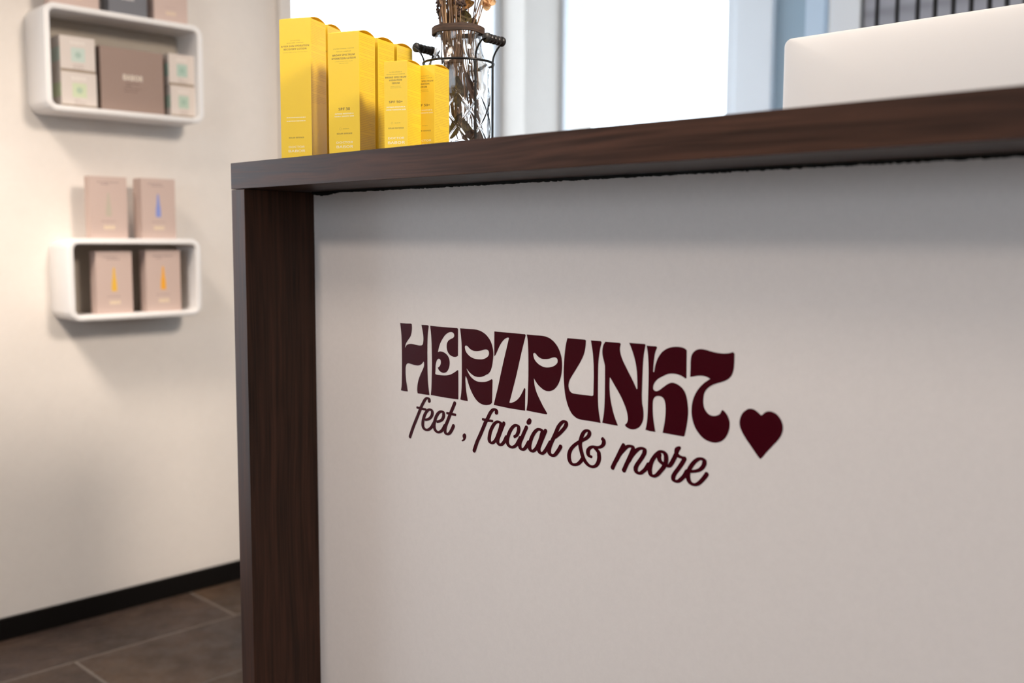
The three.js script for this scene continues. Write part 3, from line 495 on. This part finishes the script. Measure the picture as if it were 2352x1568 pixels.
// ------------------------------------------------------------------ glass bottle in a wire holder
const BC = [0.302, HC, -0.2];
const bottle = thing('glass_bottle', 'clear wide-necked glass bottle with embossed diamonds and brown rim band', 'bottle', BC);
{
  const outer = [[0, 0], [0.036, 0], [0.0425, 0.002], [0.045, 0.006], [0.046, 0.013]];
  for (let i = 1; i <= 112; i++) outer.push([0.046, 0.013 + i * 0.001]);
  outer.push([0.0457, 0.129], [0.0448, 0.134], [0.043, 0.139], [0.0405, 0.1445], [0.038, 0.15], [0.036, 0.156], [0.035, 0.162], [0.0345, 0.17], [0.0345, 0.176], [0.035, 0.182], [0.0362, 0.187], [0.0358, 0.1898], [0.0345, 0.1908]);
  const inner = [[0.0325, 0.1898], [0.0316, 0.185], [0.0314, 0.177], [0.0314, 0.168], [0.0322, 0.161], [0.0335, 0.155], [0.0358, 0.149], [0.0388, 0.143], [0.0415, 0.137], [0.0428, 0.13], [0.0431, 0.12], [0.0431, 0.014], [0.0415, 0.009], [0.037, 0.007], [0, 0.0065]];
  const prof = [...outer, ...inner], NS = 288, pos = [], idx = [];
  prof.forEach(([r0, y], j) => {
    for (let i = 0; i < NS; i++) {
      const a = i / NS * Math.PI * 2; let r = r0;
      if (j < outer.length && y > 0.012 && y < 0.1) {
        const ridge = (ph) => { const q = ((ph % 1) + 1) % 1, e = Math.min(q, 1 - q) * 0.036; return Math.exp(-(e * e) / (0.0011 * 0.0011)); };
        const n = a / (Math.PI * 2) * 8, q = y / 0.046;
        r += 0.0015 * Math.max(ridge(n + q), ridge(n - q)) * Math.min(1, (0.1 - y) / 0.01);
      }
      if (r0 > 0.02 && y > 0.01) r += 0.0009 * (vnoise(a / (Math.PI * 2) * 14, y * 90, 14, 64, j < outer.length ? 131 : 132) - 0.5) * (y < 0.178 ? 1 : 0);
      pos.push(r * Math.cos(a), y, r * Math.sin(a));
    }
  });
  for (let j = 0; j < prof.length - 1; j++) for (let i = 0; i < NS; i++) { const a = j * NS + i, b = j * NS + (i + 1) % NS, c = a + NS, d = b + NS; idx.push(a, c, b, b, c, d); }
  let g = new THREE.BufferGeometry(); g.setAttribute('position', new THREE.Float32BufferAttribute(pos, 3)); g.setIndex(idx);
  g = mergeVertices(g, 1e-6); g.computeVertexNormals();
  mesh('glass_body', g, clearGlass, bottle);
  const barkMap = dataTex(512, 128, (u, v) => { const k = 0.55 + 0.55 * vnoise(u * 8, v * 30, 8, 30, 101) + 0.35 * vnoise(u * 50, v * 50, 50, 50, 102); return [62 * k, 45 * k, 35 * k]; }, true);
  const band = [], NB = 72;
  for (const [r, y] of [[0.0364, 0.18], [0.0384, 0.18], [0.0388, 0.1808], [0.0388, 0.1897], [0.0384, 0.1905], [0.0364, 0.1905], [0.0364, 0.18]]) band.push(new THREE.Vector2(r, y));
  const bg = new THREE.LatheGeometry(band, NB); const bp = bg.attributes.position;
  for (let i = 0; i < bp.count; i++) { const a = Math.atan2(bp.getZ(i), bp.getX(i)); bp.setY(i, bp.getY(i) + 0.0006 * Math.sin(a * 2 + 0.6) + 0.0004 * Math.sin(a * 5)); }
  bg.computeVertexNormals();
  mesh('rim_band', bg, mat({ map: barkMap, roughness: 0.75 }), bottle).userData.label = 'brown bark band around the rim';
}
const holder = thing('wire_holder', 'black wire bottle holder with two turned wooden handles', 'holder', BC, R(9.3));
{
  const tube = (pts, r, n = 24) => new THREE.TubeGeometry(new THREE.CatmullRomCurve3(pts.map((q) => new THREE.Vector3(...q))), n, r, 8);
  mesh('ring', new THREE.TorusGeometry(0.0515, 0.0017, 10, 72).rotateX(Math.PI / 2).translate(0, 0.139, 0), blackMetal, holder);
  mesh('ring', new THREE.TorusGeometry(0.0515, 0.0017, 10, 72).rotateX(Math.PI / 2).translate(0, 0.0018, 0), blackMetal, holder);
  const gp = [[0, -0.0205], [0.0062, -0.0205], [0.0072, -0.0188], [0.0072, -0.0158], [0.006, -0.0138], [0.0048, -0.0132]];
  for (const c of [-0.0088, 0, 0.0088]) gp.push([0.0052, c - 0.0042], [0.0064, c - 0.002], [0.0066, c], [0.0064, c + 0.002], [0.0052, c + 0.0042]);
  gp.push([0.0048, 0.0132], [0.006, 0.0138], [0.0072, 0.0158], [0.0072, 0.0188], [0.0062, 0.0205], [0, 0.0205]);
  for (const s of [-1, 1]) {
    for (const q of [-1, 1]) {
      mesh('rod', tube([[s * 0.047, 0.002, q * 0.0205], [s * 0.047, 0.07, q * 0.0205], [s * 0.047, 0.139, q * 0.0205]], 0.0017, 8), blackMetal, holder);
      mesh('handle_wire', tube([[s * 0.047, 0.139, q * 0.0205], [s * 0.0485, 0.148, q * 0.0212], [s * 0.054, 0.158, q * 0.0222], [s * 0.0615, 0.165, q * 0.0224], [s * 0.065, 0.167, q * 0.0212], [s * 0.065, 0.167, q * 0.019]], 0.0014, 20), blackMetal, holder);
    }
    mesh('grip', new THREE.LatheGeometry(gp.map(([a, b]) => new THREE.Vector2(a, b)), 28).rotateX(Math.PI / 2).translate(s * 0.065, 0.167, 0), blackWood, holder).userData.label = 'black turned wooden grip';
  }
}
// dried flowers: local axes of the bouquet, a to the right as one looks along the counter corner, b away
const AX = [0.7127, -0.7014];
const spot3 = (a, y, b) => [AX[0] * a + AX[1] * b, y, AX[1] * a - AX[0] * b];
const brown = [lin(0.34, 0.21, 0.12), lin(0.24, 0.145, 0.09), lin(0.42, 0.27, 0.15), lin(0.13, 0.08, 0.06)].map((color) => mat({ color, roughness: 0.85 }));
const budMat = mat({ color: lin(0.06, 0.036, 0.03), roughness: 0.9 });
const bud = (p, r) => { const g = new THREE.IcosahedronGeometry(r, 1); const q = g.attributes.position; for (let i = 0; i < q.count; i++) q.setXYZ(i, q.getX(i), q.getY(i) * 1.5, q.getZ(i)); g.rotateZ(rr(-0.8, 0.8)); g.rotateX(rr(-0.8, 0.8)); return g.translate(...p); };
function stem(name, label, group, base, neck, tip, r, m, buds) {
  const o = thing(name, label, 'dried flower', BC, 0, group);
  const cv = new THREE.CatmullRomCurve3([base, [(base[0] * 0.6 + neck[0] * 0.4) + rr(-0.003, 0.003), (base[1] + neck[1]) / 2, (base[2] * 0.6 + neck[2] * 0.4) + rr(-0.003, 0.003)], neck, [(neck[0] + tip[0]) / 2 + rr(-0.002, 0.002), (neck[1] + tip[1]) / 2, (neck[2] + tip[2]) / 2], tip].map((q) => new THREE.Vector3(...q)));
  mesh('stem', new THREE.TubeGeometry(cv, 26, r, 6), m, o);
  if (buds) {
    const list = [];
    for (let i = 0; i < buds.n; i++) { const t = buds.t0 + (buds.t1 - buds.t0) * rnd(), p = cv.getPoint(Math.min(1, t)), a = rnd() * 6.28; list.push(bud([p.x + Math.cos(a) * 0.0022, p.y, p.z + Math.sin(a) * 0.0022], rr(0.0012, 0.002))); }
    mesh('bud_cluster', join(list), budMat, o);
  }
  return o;
}
for (let i = 0; i < 8; i++) rnd();
for (let i = 0; i < 62; i++) { // bundle of thin stems, gathered to the left in the neck
  const left = i < 54, a = left ? rr(-0.0255, 0.004) : rr(0.004, 0.025), bb = rr(-0.014, 0.014), spread = rr(1.05, 1.75);
  stem('dried_twig', 'thin dried brown stem standing in the glass bottle', 'thin dried stems in the glass bottle',
    spot3(a * 0.7 + rr(-0.006, 0.02), rr(0.03, 0.11), rr(-0.018, 0.018)), spot3(a, 0.178, bb), spot3(a * spread + rr(-0.008, 0.008), rr(0.235, 0.3), bb * spread), rr(0.0006, 0.0011), brown[i % 4]);
}
for (let i = 0; i < 12; i++) {
  const a = rr(-0.028, 0.012), bb = rr(-0.02, 0.02);
  stem('dried_lavender', 'dried lavender stem with small dark buds above the bottle rim', 'dried lavender stems in the glass bottle',
    spot3(a * 0.5, rr(0.02, 0.08), bb * 0.5), spot3(a, 0.182, bb), spot3(a * 1.5, rr(0.225, 0.26), bb * 1.4), 0.0008, brown[i % 4], { n: 16, t0: 0.74, t1: 0.98 });
}
function leafGeometry(len, wid, curl) {
  const pos = [], idx = [], uv = [], NU = 14, NV = 8;
  for (let i = 0; i <= NU; i++) for (let j = 0; j <= NV; j++) {
    const u = i / NU, v = j / NV * 2 - 1, w = wid / 2 * Math.pow(Math.sin(Math.PI * Math.min(1, u * 0.93 + 0.06)), 0.8);
    pos.push(v * w, u * len, curl * len * (u * u - 0.3 * u) + wid * 0.25 * v * v + 0.0008 * Math.sin(u * 17 + v * 3)); uv.push(j / NV, u);
  }
  for (let i = 0; i < NU; i++) for (let j = 0; j < NV; j++) { const a = i * (NV + 1) + j, b = a + 1, c = a + NV + 1, d = c + 1; idx.push(a, c, b, b, c, d); }
  const g = new THREE.BufferGeometry(); g.setAttribute('position', new THREE.Float32BufferAttribute(pos, 3)); g.setAttribute('uv', new THREE.Float32BufferAttribute(uv, 2)); g.setIndex(idx); g.computeVertexNormals(); return g;
}
const leafTex = dataTex(128, 256, (u, v) => { const vein = Math.abs(u - 0.5) < 0.02 ? 1.25 : 1, k = (0.6 + 0.7 * vnoise(u * 8, v * 12, 8, 12, 111) + 0.2 * vnoise(u * 30, v * 40, 30, 40, 112)) * vein; return [176 * k, 176 * k, 176 * k]; }, true);
const leafMat = (c) => mat({ color: c, map: leafTex, roughness: 0.8, transmission: 0.3, thickness: 0 });
const ochre = leafMat(lin(0.55, 0.24, 0.05)), olive = leafMat(lin(0.2, 0.13, 0.035)), russet = leafMat(lin(0.17, 0.075, 0.035));
[[0.003, 0.2205, -0.008, 0.021, 0.013, 1.35, 0.2, 0.2, ochre, 'ochre dried leaf lying level above the bottle rim'],
  [0.0085, 0.1945, -0.014, 0.0175, 0.021, 0.1, 0.1, 0.15, olive, 'olive brown dried leaf just above the bottle rim, right of the stems'],
  [0.016, 0.1925, -0.006, 0.014, 0.013, 0.75, 0.3, 0.2, olive, 'small olive dried leaf leaning over the right of the rim'],
  [-0.009, 0.205, -0.008, 0.034, 0.009, 0.08, 0.2, 0.15, ochre, 'narrow ochre dried leaf upright among the stems above the rim'],
  [-0.003, 0.118, -0.024, 0.045, 0.02, 3.1, 0.3, 0.2, olive, 'dark olive dried leaf hanging inside the front of the bottle'],
  [0.012, 0.125, -0.016, 0.055, 0.009, 2.85, 0.3, 0.1, russet, 'long russet dried leaf inside the bottle'],
  [0.024, 0.075, -0.012, 0.05, 0.009, 2.95, 0.2, 0.1, russet, 'narrow russet dried leaf low inside the right of the bottle'],
  [0.03, 0.04, -0.008, 0.028, 0.012, 3.0, 0.2, 0.2, russet, 'broad russet dried leaf at the foot of the bottle, far right'],
  [0.004, 0.06, -0.016, 0.05, 0.016, 2.7, 0.3, 0.3, olive, 'olive dried leaf curling low inside the bottle'],
  [0.006, 0.03, -0.02, 0.026, 0.014, 1.2, 0.3, 0.3, russet, 'russet dried leaf lying across the bottle foot'],
  [-0.012, 0.03, -0.014, 0.04, 0.016, 0.4, 0.3, 0.3, olive, 'olive dried leaf standing low inside the bottle'],
].forEach(([a, y, b, len, wid, roll, yaw, curl, m, label]) => {
  const p = spot3(a, y, b), o = thing('dried_leaf', label, 'leaf', [BC[0] + p[0], BC[1] + p[1], BC[2] + p[2]], R(44) + yaw, 'dried leaves in the glass bottle');
  const l = mesh('blade', leafGeometry(len, wid, curl), m, o); l.rotation.z = -roll;
  const st = mesh('stalk', new THREE.CylinderGeometry(0.0006, 0.0008, 0.012, 6).translate(0, -0.005, 0), brown[0], o); st.rotation.z = -roll;
});
{ // pale hydrangea-like blossom leaning out to the right
  const o = thing('dried_blossom', 'pale peach papery blossom leaning right above the bottle', 'dried flower', BC);
  const cv = new THREE.CatmullRomCurve3([spot3(0.006, 0.04, 0), spot3(0.02, 0.17, 0.002), spot3(0.031, 0.205, 0), spot3(0.042, 0.245, -0.002)].map((q) => new THREE.Vector3(...q)));
  mesh('stem', new THREE.TubeGeometry(cv, 24, 0.0008, 6), brown[2], o);
  const peach = mat({ color: lin(0.78, 0.5, 0.25), roughness: 0.8, transmission: 0.35, thickness: 0 });
  [[0.042, 0.2195, 0.0105, 0.1, 1.15], [0.034, 0.2295, 0.014, 0.9, 1.0], [0.042, 0.2305, 0.014, 0.2, 0.9], [0.0485, 0.2285, 0.013, -0.9, 0.9], [0.054, 0.232, 0.013, -1.4, 0.9], [0.038, 0.239, 0.014, 0.5, 1.1], [0.049, 0.241, 0.014, -0.6, 1.1]].forEach(([a, y, s, roll, asp]) => {
    const m = mesh('petal', leafGeometry(s, s * asp, 0.15), peach, o); m.position.set(...spot3(a, y - s / 2, -0.003)); m.rotation.set(0, R(44) + rr(-0.5, 0.5), 0); m.rotateZ(-roll);
  });
}
[[0.026, 0.115, -0.012], [0.022, 0.105, -0.008]].forEach(([a, y, b], i) => {
  stem('dried_bud_sprig', ['sprig with round brown buds inside the right of the bottle', 'short sprig of brown buds behind the wire rod in the bottle'][i], undefined, spot3(a - 0.012, 0.04, b), spot3(a - 0.006, y - 0.02, b), spot3(a, y, b), 0.0007, brown[0], { n: 6, t0: 0.6, t1: 1 });
});

// ------------------------------------------------------------------ monitor behind the counter
function rrect(w, h, r, n = 8) {
  const out = []; const cx = w / 2 - r, cy = h / 2 - r;
  [[cx, cy, 0], [-cx, cy, 90], [-cx, -cy, 180], [cx, -cy, 270]].forEach(([x, y, a0]) => { for (let i = 0; i <= n; i++) { const a = R(a0 + 90 * i / n); out.push([x + Math.cos(a) * r, y + Math.sin(a) * r]); } });
  return out;
}
{
  const W = 0.65, H = 0.4, cx = 0.6290 + W / 2, topY = 1.281, t = thing('desktop_computer', 'silver all-in-one computer seen from behind the counter', 'computer', [cx, 0.764, -0.555]);
  const rings = [[0, -0.006], [0, -0.001], [0.0006, 0.0], [0.002, 0.0016], [0.006, 0.004], [0.014, 0.0068], [0.03, 0.0102], [0.06, 0.0138], [0.1, 0.016]], pos = [], idx = []; let n = 0;
  for (const [i, z] of rings) { const q = rrect(W - 2 * i, H - 2 * i, 0.012 + i * 0.85); n = q.length; for (const [x, y] of q) pos.push(x, y, z); }
  for (let k = 0; k < rings.length - 1; k++) for (let i = 0; i < n; i++) { const a = k * n + i, b = k * n + (i + 1) % n, c = a + n, d = b + n; idx.push(a, b, c, b, d, c); }
  const last = (rings.length - 1) * n; pos.push(0, 0, 0.0175); const cI = pos.length / 3 - 1; for (let i = 0; i < n; i++) idx.push(last + i, last + (i + 1) % n, cI);
  pos.push(0, 0, -0.006); for (let i = 0; i < n; i++) idx.push((i + 1) % n, i, cI + 1);
  const g = new THREE.BufferGeometry(); g.setAttribute('position', new THREE.Float32BufferAttribute(pos, 3)); g.setIndex(idx); g.computeVertexNormals();
  g.translate(0, topY - 0.764 - H / 2, 0);
  mesh('housing', g, aluminium, t).userData.label = 'silver rear housing';
  mesh('screen', rbx(-W / 2 + 0.006, W / 2 - 0.006, topY - 0.764 - H + 0.006, topY - 0.764 - 0.006, -0.0075, -0.0062, 0.0004), mat({ color: lin(0.01, 0.01, 0.012), roughness: 0.08 }), t);
  mesh('stand', rbx(-0.09, 0.09, 0.004, topY - 0.764 - H + 0.12, 0.0176, 0.027, 0.002), aluminium, t);
  mesh('foot', rbx(-0.1, 0.1, 0, 0.006, -0.11, 0.08, 0.002), aluminium, t);
}

// ------------------------------------------------------------------ wall shelves
function wallShelf(label, y0, y1, zNear, zFar) {
  const W = zNear - zFar, H = y1 - y0, D = 0.117, th = 0.0145, ro = 0.028;
  const t = thing('wall_shelf', label, 'shelf', [WALL, y0, (zNear + zFar) / 2], Math.PI / 2, 'rounded wall shelves');
  const V = (l) => l.map(([x, y]) => new THREE.Vector2(x, y)), b = 0.0035;
  const s = new THREE.Shape(V(rrect(W - 2 * b, H - 2 * b, ro - b, 10))); s.holes.push(new THREE.Path(V(rrect(W - 2 * th + 2 * b, H - 2 * th + 2 * b, ro - th + b, 10))));
  const g = new THREE.ExtrudeGeometry(s, { depth: D - 2 * b, bevelEnabled: true, bevelSize: b, bevelThickness: b, bevelSegments: 4, curveSegments: 8 }).translate(0, H / 2, b);
  mesh('frame', toCreasedNormals(g, 0.6), shelfWhite, t);
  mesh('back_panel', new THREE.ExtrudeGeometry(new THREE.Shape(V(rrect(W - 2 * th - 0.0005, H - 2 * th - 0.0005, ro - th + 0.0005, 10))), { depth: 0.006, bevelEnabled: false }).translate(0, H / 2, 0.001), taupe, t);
  return t;
}
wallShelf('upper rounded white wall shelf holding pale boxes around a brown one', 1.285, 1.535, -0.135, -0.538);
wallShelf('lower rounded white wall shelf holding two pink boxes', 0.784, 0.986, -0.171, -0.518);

const pinkInk = '#7d6a68';
const withSide = (side, paint, band) => (x, Wt, H) => { x.fillStyle = side; x.fillRect(0, 0, Wt, H); x.save(); x.beginPath(); x.rect(0, 0, Wt * 0.94, H); x.clip(); paint(x, Wt * 0.94, H); x.restore(); if (band) { x.fillStyle = band; x.fillRect(Wt * 0.945, H * 0.31, Wt * 0.055, H * 0.4); } };
function ampoule(color, side) {
  return printed(272, 416, withSide(side, (x, W, H) => {
    x.fillStyle = '#c7b0a6'; x.fillRect(0, 0, W, H);
    smallPrint(x, W * 0.2, W * 0.8, H * 0.085, H * 0.1, 12, pinkInk); smallPrint(x, W * 0.3, W * 0.68, H * 0.12, H * 0.13, 12, pinkInk);
    x.fillStyle = color; x.beginPath();
    x.moveTo(W * 0.465, H * 0.27); x.quadraticCurveTo(W * 0.49, H * 0.24, W * 0.515, H * 0.27); x.lineTo(W * 0.535, H * 0.42); x.quadraticCurveTo(W * 0.57, H * 0.5, W * 0.565, H * 0.64); x.lineTo(W * 0.415, H * 0.64); x.quadraticCurveTo(W * 0.41, H * 0.5, W * 0.445, H * 0.42); x.closePath(); x.fill();
    smallPrint(x, W * 0.28, W * 0.7, H * 0.715, H * 0.735, 12, '#9c8480');
    centred(x, 'BABOR', W / 2, H * 0.82, 34, W * 0.3, 'bold', '#ecd9b4');
  }));
}
function creamBox(tint) {
  return printed(272, 256, withSide('#d8cdc5', (x, W, H) => {
    x.fillStyle = '#d8cdc5'; x.fillRect(0, 0, W, H); centred(x, 'BABOR', W / 2, H * 0.17, 30, W * 0.42, 'bold', '#e8e0d8');
    x.fillStyle = tint; x.fillRect(W * 0.31, H * 0.31, W * 0.4, H * 0.4); x.fillStyle = 'rgba(130,165,150,0.4)'; x.beginPath(); x.arc(W * 0.51, H * 0.51, W * 0.09, 0, 7); x.fill();
    smallPrint(x, W * 0.36, W * 0.7, H * 0.78, H * 0.9, 15, '#b3a49d'); x.fillStyle = '#94826f'; x.fillRect(0, H * 0.925, W, H * 0.075);
  }, tint));
}
const boxMat = (map) => mat({ map, roughness: 0.6 });
const brownPrint = printed(340, 300, withSide('#988176', (x, W, H) => { x.fillStyle = '#988176'; x.fillRect(0, 0, W, H); centred(x, 'BABOR', W / 2, H * 0.45, 36, W * 0.32, 'bold', '#e2d7c8'); smallPrint(x, W * 0.39, W * 0.62, H * 0.53, H * 0.58, 12, '#6e5a52'); smallPrint(x, W * 0.36, W * 0.64, H * 0.61, H * 0.66, 14, '#7d675e'); }));
const greyPrint = printed(272, 320, withSide('#6d6e74', (x, W, H) => { x.fillStyle = '#6d6e74'; x.fillRect(0, 0, W, H); centred(x, 'BABOR', W / 2, H * 0.6, 36, W * 0.34, 'bold', '#d9d4d2'); }));
const pinkPlain = printed(272, 416, withSide('#c7b0a6', (x, W, H) => { x.fillStyle = '#c7b0a6'; x.fillRect(0, 0, W, H); smallPrint(x, W * 0.3, W * 0.7, H * 0.74, H * 0.77, 12, '#b59a94'); centred(x, 'BABOR', W / 2, H * 0.84, 34, W * 0.3, 'bold', '#e2cdae'); }));
// [name, label, print, z of the near side, width, y, height, depth, x of the front, lean, group]
const FR = WALL + 0.117;
[['pink_box', 'upright pink box with a faint green ampoule printed, on the lower shelf top', ampoule('#b9af9d', '#c7b0a6'), -0.2371, 0.0936, 0.986, 0.152, 0.03, FR - 0.02, 'pink boxes on the lower shelf'],
  ['pink_box', 'upright pink box with a blue ampoule printed, on the lower shelf top', ampoule('#8592cf', '#c7b0a6'), -0.367, 0.092, 0.986, 0.153, 0.044, FR - 0.018, 'pink boxes on the lower shelf'],
  ['pink_box', 'pink box with a yellow ampoule printed, left inside the lower shelf', ampoule('#e3b23f', '#c7b0a6'), -0.2449, 0.092, 0.7986, 0.155, 0.035, FR - 0.018, 'pink boxes on the lower shelf'],
  ['pink_box', 'pink box with an orange ampoule printed, right inside the lower shelf', ampoule('#e9a42c', '#c7b0a6'), -0.3738, 0.094, 0.7986, 0.157, 0.035, FR - 0.018, 'pink boxes on the lower shelf'],
  ['cream_box', 'pale box with a mint square, upper of the left stack in the upper shelf', creamBox('#c4d2c8'), -0.179, 0.084, 1.3832, 0.0832, 0.055, FR - 0.022, 'pale boxes in the upper shelf'],
  ['cream_box', 'pale box with a lime square, lower of the left stack in the upper shelf', creamBox('#ccd6b4'), -0.1785, 0.085, 1.2996, 0.0832, 0.055, FR - 0.02, 'pale boxes in the upper shelf'],
  ['brown_box', 'wide taupe box in the middle of the upper shelf', brownPrint, -0.277, 0.163, 1.2996, 0.156, 0.05, FR - 0.026, undefined],
  ['cream_box', 'small pale box with a green square, upper of the right stack', creamBox('#aec6b9'), -0.4535, 0.072, 1.3802, 0.0795, 0.05, FR - 0.022, 'pale boxes in the upper shelf'],
  ['cream_box', 'small pale box with a green square, lower of the right stack', creamBox('#b2c7b6'), -0.4555, 0.0705, 1.2996, 0.0802, 0.05, FR - 0.02, 'pale boxes in the upper shelf'],
  ['pink_box', 'pink box on top of the upper shelf, left of the grey one', pinkPlain, -0.16, 0.118, 1.535, 0.15, 0.03, FR - 0.025, 'boxes on top of the upper shelf'],
  ['grey_box', 'slate grey box standing on top of the upper shelf', greyPrint, -0.3005, 0.098, 1.535, 0.105, 0.045, FR - 0.02, undefined],
  ['pink_box', 'pink box on top of the upper shelf, right of the grey one', pinkPlain, -0.417, 0.091, 1.535, 0.15, 0.045, FR - 0.02, 'boxes on top of the upper shelf'],
].forEach(([name, label, print, z, w, y, h, d, xf, group]) => {
  const t = thing(name, label, 'box', [xf - d / 2, y, z - w / 2], Math.PI / 2, group);
  mesh('carton', cartonGeometry(w, h, d, 0.94, true), boxMat(print), t);
});

// ------------------------------------------------------------------ bookcase with binders
const CASE = [0.0476, 1.35];
const bookcase = thing('bookcase', 'white bookcase standing behind the computer', 'bookcase', [0, 0, 0]);
mesh('upright', rbx(CASE[0], CASE[0] + 0.0875, 0, 2.1, BACK + 0.001, -1.8, 0.003), framePVC, bookcase);
mesh('upright', rbx(CASE[1], CASE[1] + 0.04, 0, 2.1, BACK + 0.001, -1.8, 0.003), framePVC, bookcase);
for (const y of [0.1, 0.52, 0.94, 1.33, 1.74]) mesh('shelf_board', rbx(CASE[0] + 0.0878, CASE[1] - 0.0003, y, y + 0.025, BACK + 0.011, -1.802, 0.002), framePVC, bookcase);
mesh('back_panel', bx(CASE[0] + 0.0878, CASE[1] - 0.0003, 0, 2.1, BACK + 0.001, BACK + 0.0105), blackBoard, bookcase);
mesh('top_board', rbx(CASE[0], CASE[1] + 0.04, 2.1003, 2.13, BACK + 0.001, -1.8, 0.002), framePVC, bookcase);
{
  const spineTex = dataTex(128, 256, (u, v) => { const k = 150 + 45 * vnoise(u * 6, v * 40, 6, 40, 121) + 20 * vnoise(u * 40, v * 60, 40, 60, 122); return [k * 0.95, k * 0.96, k]; }, true);
  const spine = mat({ map: spineTex, color: lin(0.75, 0.76, 0.8), roughness: 0.5 }), cover = mat({ color: lin(0.012, 0.012, 0.014), roughness: 0.6 });
  const edges = [0.138, 0.1801, 0.2344, 0.2884, 0.3332, 0.379, 0.4227, 0.4665, 0.5072, 0.549, 0.592, 0.636, 0.68];
  for (let i = 0; i < edges.length - 1; i++) {
    const x0 = edges[i], x1 = edges[i + 1], w = x1 - x0 - 0.0012;
    const ord = ['first', 'second', 'third', 'fourth', 'fifth', 'sixth', 'seventh', 'eighth', 'ninth', 'tenth', 'eleventh', 'twelfth'][i];
    const t = thing('binder', `grey spined black binder, ${ord} from the white bookcase upright`, 'binder', [(x0 + x1) / 2, 1.355, -1.81], 0, 'binders in the bookcase');
    mesh('cover', rbx(-w / 2, w / 2, 0, 0.345, -0.2, -0.004, 0.001), cover, t);
    mesh('spine_label', rbx(-w / 2 + 0.0035, w / 2 - 0.0075, 0.005, 0.34, -0.0042, 0.002, 0.001), spine, t);
  }
}

renderer.render(scene, camera);
